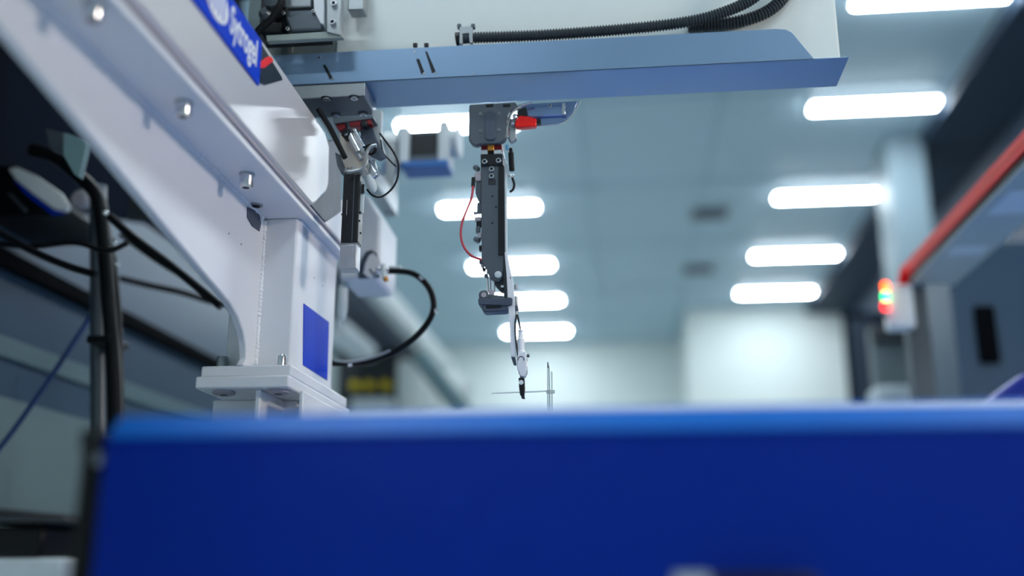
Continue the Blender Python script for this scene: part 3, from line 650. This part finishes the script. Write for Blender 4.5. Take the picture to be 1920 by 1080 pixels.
# black guard post
gpst = thing('guard_post', 'black rubber-edged post at the left end of the blue guard', 'post', (x0b-.02, YBp+.02, -CZ))
MB().box(PY(137, 900, YBp).x, x0b-.0015, YBp+.006, YBp+.05, -CZ, PY(160, 803, YBp).z).build('post', M_rub, gpst, bevel=.006, seg=3)
pbox(176, 189, 848, 872, YBp+.002, .006).build('latch', M_grey, gpst, bevel=.002)
pbox(148, 184, 803, 845, YBp, .008).build('hinge_block', M_black, gpst, bevel=.003)
# latch at the bottom edge
hn = bl
MB().box(PY(1330, 1090, YBp-.03).x, PY(1535, 1090, YBp-.03).x, YBp-.035, YBp-.0005, PY(1400, 1130, YBp-.03).z, PY(1400, 1076, YBp-.03).z).build('handle_grip', M_rub, hn, bevel=.006, seg=3)
MB().cyl(PY(1262, 1088, YBp-.03), PY(1330, 1088, YBp-.03), .007, 16).build('chrome_boss', M_steel, hn)
# dark-blue side shield at the right
ss = thing('side_shield', 'dark blue sloping shield corner at the right edge', 'machine guard', (.72, 1.2, -CZ))
MB().poly_prism([PY(x, y, 1.30) for x, y in ((1850, 752), (1925, 697), (2050, 640), (2100, 1000), (1850, 1000))], (0, .04, 0)).build('shield_panel', mat('deep_blue_paint', (0, 30, 130), .4), ss, bevel=.004)
PLo = bz-.16
MB().box(.74, .78, 1.31, 1.33, -CZ, PY(1900, 800, 1.3).z).build('support_leg', M_black, ss)

# ================================================================ LEFT SIDE: enclosure behind the frame
XW = -1.5; YE = PX(440, 600, XW).y
slo = lambda x, y: PX(x, y, XW+.015).z
en = thing('machine_enclosure', 'dark blue-grey panelled machine enclosure behind the frame at left', 'machine', (XW-.03, 3, -CZ))
rz0, rz1 = slo(170, 580), slo(170, 553)
MB().box(XW-.03, XW+.03, 1.2, YE, rz0, rz1).build('rail', mat('matt_black', (6, 8, 12), .8, spec=.05), en, bevel=.003)
MB().box(XW-.02, XW, 1.2, YE, slo(60, 962), rz0).build('side_panel', M_slate, en)
MB().box(XW-.02, XW+.012, 1.2, YE, slo(0, 665), slo(0, 625)).build('lamp_reflection_strip', M_slate2, en, bevel=.004)  # reflection streak of the lamps, built as a lighter strip
MB().box(XW-.02, XW-.004, 1.2, YE, -CZ+.3, slo(60, 976)).build('lower_panel', mat('grey_green_panel', (98, 116, 118), .45), en)
MB().box(XW-.03, XW+.02, 1.2, YE, slo(60, 976), slo(60, 962)).build('lower_rail', M_rub, en, bevel=.003)
up = [PX(x, y, XW-.01) for x, y in ((-140, 396), (150, 400), (270, 420), (430, 520), (560, 640))]
up += [Vector((XW-.01, up[-1].y, rz1)), Vector((XW-.01, up[0].y, rz1))]
MB().poly_prism(up, (-.01, 0, 0)).build('upper_panel', mat('blue_grey_glass', (66, 90, 112), .3, noise=.05, scale=1.2), en)
MB().box(XW-.1, XW-.06, 1.2, YE, -CZ, 2.6).build('back_wall', mat('deep_navy_panel', (8, 18, 34), .8, spec=.05), en)
MB().box(XW-.06, -.76, .2, 2.3, 1.42, 1.46).build('shade_roof', MATS['deep_navy_panel'], en)  # added roof, sized to keep ceiling light off the enclosure
# pole with cables
pl = thing('cable_pole', 'grey vertical pole with black cables strapped to it at left', 'pole', (PY(186, 900, 2.15).x, 2.15, -CZ))
px_ = PY(186, 600, 2.15).x
pa, pb = PY(184, 350, 2.15), PY(186, 800, 2.15); pf = pa+(pb-pa)*((pa.z+CZ)/(pa.z-pb.z))
MB().cyl(pf, pa, .019, 20).build('pole_tube', M_dgrey, pl)
MB().lathe((pf.x, 2.15, -CZ), (0, 0, 1), [(0, .07), (.01, .07), (.012, .03)], 24).build('pole_foot', M_dgrey, pl)
cable('cable_bundle', [PY(x, y, 2.08) for x, y in ((60, 280), (105, 295), (150, 332), (182, 370), (194, 440), (203, 560), (212, 680), (216, 820))], .0155, M_rub, pl, 12)
cable('cable_bundle', [PY(x, y, 2.10) for x, y in ((176, 350), (192, 375), (200, 430), (212, 500), (222, 620), (226, 820))], .009, M_rub, pl, 10)
pbox(162, 205, 628, 642, 2.06, .09).build('cable_strap', M_rub, pl, bevel=.002)
for x, y in ((196, 398), (212, 453), (218, 492)):
    MB().lathe(PY(x, y, 2.05), (0, -1, 0), [(-.008, .006), (.002, .006), (.004, .003)], 12).build('clip', M_steel, pl)
# loose cables
for pts, Y, r, lb in (
    ([(-30, 420), (20, 448), (70, 475), (130, 500), (180, 515)], 1.95, .008, 'black cable sagging left of the grey pole'),
    ([(-20, 455), (60, 462), (140, 455), (200, 470), (240, 455)], 1.97, .006, 'thin black cable crossing the grey pole below the white plate'),
    ([(226, 522), (280, 535), (340, 548), (400, 566), (440, 572)], 2.4, .008, 'black cable running from the grey pole to the gusset edge'),
    ([(205, 405), (250, 445), (310, 490), (360, 530), (415, 575)], 2.0, .009, 'black cable following the lower edge of the gusset'),
    ([(225, 440), (280, 480), (330, 512), (372, 536)], 2.2, .005, 'thin black cable just under the gusset edge')):
    tag(MB().tube(smooth_path([PY(x, y, Y) for x, y in pts], 8), r, 10).build('cable', M_rub), lb, 'cable')
MB().box(XW-.015, XW+.004, 1.2, YE, slo(60, 958), slo(0, 740)).build('mid_panel', MATS['grey_green_panel'], en)
tag(cable('blue_cord', [PY(x, y, 2.2) for x, y in ((-30, 878), (30, 800), (100, 700), (172, 590))], .006, mat('blue_cord', (40, 66, 120), .5)), 'thin blue cord slanting down to the lower left corner', 'cord')
# brackets under the beam, blurred
ub = thing('beam_bracket', 'teal-grey bracket plate under the left end of the beam', 'bracket', PY(140, 300, 1.9))
flat([(120, 248), (164, 262), (147, 332), (138, 326), (118, 290)], 1.9, .02).build('bracket_face', mat('teal_bracket', (128, 158, 160), .45), ub, bevel=.002)
flat([(84, 240), (120, 248), (118, 288), (92, 278)], 1.92, .02).build('bracket_side', M_dgrey, ub, bevel=.002)
MB().box(-1.0, -.95, 1.92, 1.94, .7, 1.62).build('bracket_hanger', M_dark, ub)
# dark housing with a bright white plate
dh = en
flat([(-60, 300), (20, 310), (130, 392), (105, 402), (-60, 406)], 2.2, .25).build('housing_body', M_rub, dh, bevel=.01)
flat([(14, 316), (30, 312), (70, 330), (115, 362), (131, 386), (124, 397), (100, 392), (62, 364), (28, 336)], 2.185, .012).build('white_plate', mat('plain_white', (250, 252, 252), .4), dh, bevel=.004)
flat([(22, 334), (60, 366), (100, 396), (122, 399), (98, 402), (50, 366)], 2.183, .006).build('blue_edge', M_label, dh, bevel=.001)
flat([(12, 362), (20, 362), (50, 392), (46, 398)], 2.183, .006).build('thin_grey_plate', M_dgrey, dh, bevel=.001)
MB().lathe(PY(150, 372, 2.2), (0, -1, 0), [(-.02, .022), (0, .022), (.006, .014)], 20).build('round_knob', M_gap, dh)
# grey-black machine at lower left
lm = thing('floor_cabinet', 'dark machine box on a pale base at the lower left corner', 'cabinet', (PY(30, 1000, 1.25).x, 1.25, -CZ))
pbox(-60, 78, 986, 1046, 1.25, .2).build('dark_box', M_rub, lm, bevel=.005)
pbox(-60, 112, 1046, 1110, 1.25, .3).build('pale_base', M_pale, lm, bevel=.005)
MB().box(PY(-60, 1000, 1.25).x, PY(100, 1000, 1.25).x, 1.27, 1.5, -CZ, PY(20, 1110, 1.25).z).build('plinth', M_dark, lm)
pbox(-60, 118, 970, 980, 1.24, .25).build('rail', M_dark, lm, bevel=.003)
pbox(62, 82, 978, 992, 1.26, .1).build('bracket', M_dark, lm, bevel=.003)

# ================================================================ FAR MACHINES
# light gantry beam of the next machine, seen past the hose loop
fg = thing('far_gantry', 'blurred pale gantry beam and machine seen through the black hose loop', 'machine', (-1.3, 6.5, -CZ))
XF = -1.40; f0, f1 = PX(790, 640, XF).z, PX(790, 622, XF).z+.06
MB().box(XF-.10, XF, 4.3, 8.6, f0, f1).build('gantry_beam', M_panel, fg, bevel=.01)
MB().box(XF-.42, XF-.10, 4.3, 8.6, f0-.06, f1-.02).build('gantry_side', M_band, fg, bevel=.01)
q = PY(655, 632, 6.0); MB().box(q.x-.08, q.x+.08, 5.6, 6.4, q.z-.07, q.z+.03).build('pale_duct', M_pale, fg, bevel=.03, seg=3)
pbox(630, 745, 640, 770, 7.0, .6).build('dark_body', M_dark, fg, bevel=.02)
pbox(610, 700, 560, 660, 7.6, .6).build('dark_upper', M_slate2, fg, bevel=.02)
pbox(742, 800, 672, 790, 6.9, .5).build('white_tank', M_wcab, fg, bevel=.03)
pbox(800, 868, 700, 790, 7.3, .5).build('white_tank', M_wcab, fg, bevel=.03)
pbox(655, 735, 745, 800, 6.8, .1).build('pale_cover', M_pale, fg, bevel=.02)
MB().tube([PY(785, 668, 6.6), PY(868, 770, 6.6)], .06, 12).build('dark_pipe', M_slate2, fg)
a = PY(560, 700, 7.0).x; MB().box(a, PY(880, 700, 7).x, 7.0, 7.6, -CZ, PY(700, 800, 7).z).build('machine_base', M_pale, fg)
for px in (665, 692, 723):
    MB().lathe(PY(px, 722, 6.93), (0, -1, 0), [(-.05, .033), (0, .033), (.03, .026)], 20).build('yellow_cap', M_yel, fg)
# robot beam of the neighbouring machine, right
Yend = 3.55; q = PY(1700, 537, Yend); X1, Zb = q.x, q.z
X2 = PZ(1804, 522, Zb).x; rz_a, rz_b = PX(1760, 461, X1).z, PX(1755, 436, X1).z
rg = thing('right_gantry', 'silver robot beam with red stripe rising to the right edge', 'beam', (.95, 2.5, Zb))
MB().box(X1, X2, 1.5, Yend, Zb, Zb+.03).build('beam_body', mat('silver_grey_paint', (186, 196, 190), .4), rg, bevel=.002)
MB().box(X1+.004, X2+.01, 1.5, Yend, Zb+.03, rz_b).build('beam_side', M_slate, rg, bevel=.002)
MB().box(X1-.004, X1, 1.5, Yend, Zb+.008, Zb+.028).build('dark_groove', M_rub, rg, bevel=.001)
MB().box(X1-.012, X1+.004, 1.5, Yend, rz_a, rz_b).build('red_stripe', M_rbeam, rg, bevel=.003)
MB().box(X1-.014, X1-.011, 1.5, Yend-.1, (rz_a+rz_b)/2, (rz_a+rz_b)/2+.004).build('orange_line', mat('orange_line', (230, 80, 40), .5), rg)
for y, wd_ in ((1.95, .25), (2.62, .18), (3.1, .08)):
    MB().box(X1+.025, X2-.03, y, y+wd_, Zb-.003, Zb).build('window_plate', M_panel, rg, bevel=.001)
MB().poly_prism([PY(x, y, Yend-.03) for x, y in ((1690, 498), (1697, 520), (1712, 512), (1716, 530), (1690, 540), (1684, 536))], (0, .02, 0)).build('red_bracket', M_rbeam, rg, bevel=.002)
pbox(1666, 1716, 532, 614, Yend-.05, .08).build('end_cap', M_panel, rg, bevel=.012, seg=3)
MB().box(X1-.01, X1+.06, 3.54, Yend+.06, -CZ, Zb).build('support_column', mat('charcoal_column', (70, 82, 88), .5), rg, bevel=.004)
bc = thing('signal_beacon', 'small stacked signal light, orange over green over red, on the right beam end', 'signal light', PY(1660, 588, Yend-.06))
xq = PY(1661, 555, Yend-.06)
for i, (m, y) in enumerate(((M_or, 537), (M_gn, 556), (M_rd, 574))):
    c = PY(1660, y, Yend-.06); MB().lathe(c, (0, 0, 1), [(-.0125, .009), (-.012, .011), (.010, .011), (.0125, .009)], 20).build('lens', m, bc)
MB().lathe(PY(1660, 590, Yend-.06), (0, 0, 1), [(-.01, .009), (.006, .009)], 16).build('base', M_dark, bc)
# machines and cabinets below it
rm = thing('grey_cabinet', 'grey machine cabinet with pale top under the signal beacon', 'cabinet', (PY(1690, 700, 5.5).x, 5.7, -CZ))
xa_, xb_ = PY(1640, 700, 5.5).x, PY(1738, 700, 5.5).x
MB().box(xa_, xb_, 5.5, 5.6, -CZ, PY(1690, 612, 5.5).z).build('body', mat('charcoal_grey', (92, 104, 108), .5), rm, bevel=.01)
MB().box(xa_-.05, xb_+.06, 5.3, 5.5, -CZ, PY(1690, 722, 5.3).z).build('pale_top', M_pale, rm, bevel=.02)
MB().box(xa_-.01, xb_+.01, 5.45, 5.5, PY(1690, 640, 5.5).z, PY(1690, 612, 5.5).z).build('dark_header', M_dark, rm, bevel=.01)
dkx0, dkx1 = PY(1588, 660, 9.0).x, PY(1650, 660, 9.0).x
dk = thing('dark_locker', 'tall dark blue locker right of the white wall block', 'locker', ((dkx0+dkx1)/2, 9.2, -CZ))
MB().box(dkx0, dkx1+.25, 9.0, 9.1, -CZ, PY(1620, 585, 9.0).z).build('locker_body', MATS['deep_navy_panel'], dk, bevel=.01)
MB().box(dkx0+.03, dkx1-.03, 8.985, 9.0, -CZ+.1, PY(1620, 600, 9.0).z).build('locker_door', mat('locker_blue', (20, 38, 56), .6), dk, bevel=.01)
rp = thing('pale_pillar', 'pale narrow machine pillar between grey cabinet and dark slot, right', 'pillar', (PY(1760, 700, 5.0).x, 5.0, -CZ))
MB().box(PY(1740, 660, 5).x, PY(1785, 660, 5).x, 5.0, 5.2, -CZ, PY(1760, 560, 5).z).build('pillar_body', M_pale, rp, bevel=.01)
MB().box(PY(1740, 660, 5).x-.02, PY(1785, 660, 5).x+.02, 4.98, 5.22, PY(1760, 560, 5).z, PY(1760, 552, 5).z).build('pillar_cap', M_slate, rp, bevel=.005)
rw = thing('right_machine', 'blue-grey machine wall with an upright black slot at the right edge', 'machine', (PY(1900, 700, 4.2).x, 4.4, -CZ))
MB().box(PY(1788, 600, 4.2).x, 3.2, 4.2, 4.9, -CZ, PY(1860, 452, 4.2).z).build('machine_wall', M_slate, rw, bevel=.01)
pbox(1832, 1872, 572, 680, 4.18, .02).build('black_slot', MATS['matt_black'], rw, bevel=.01)
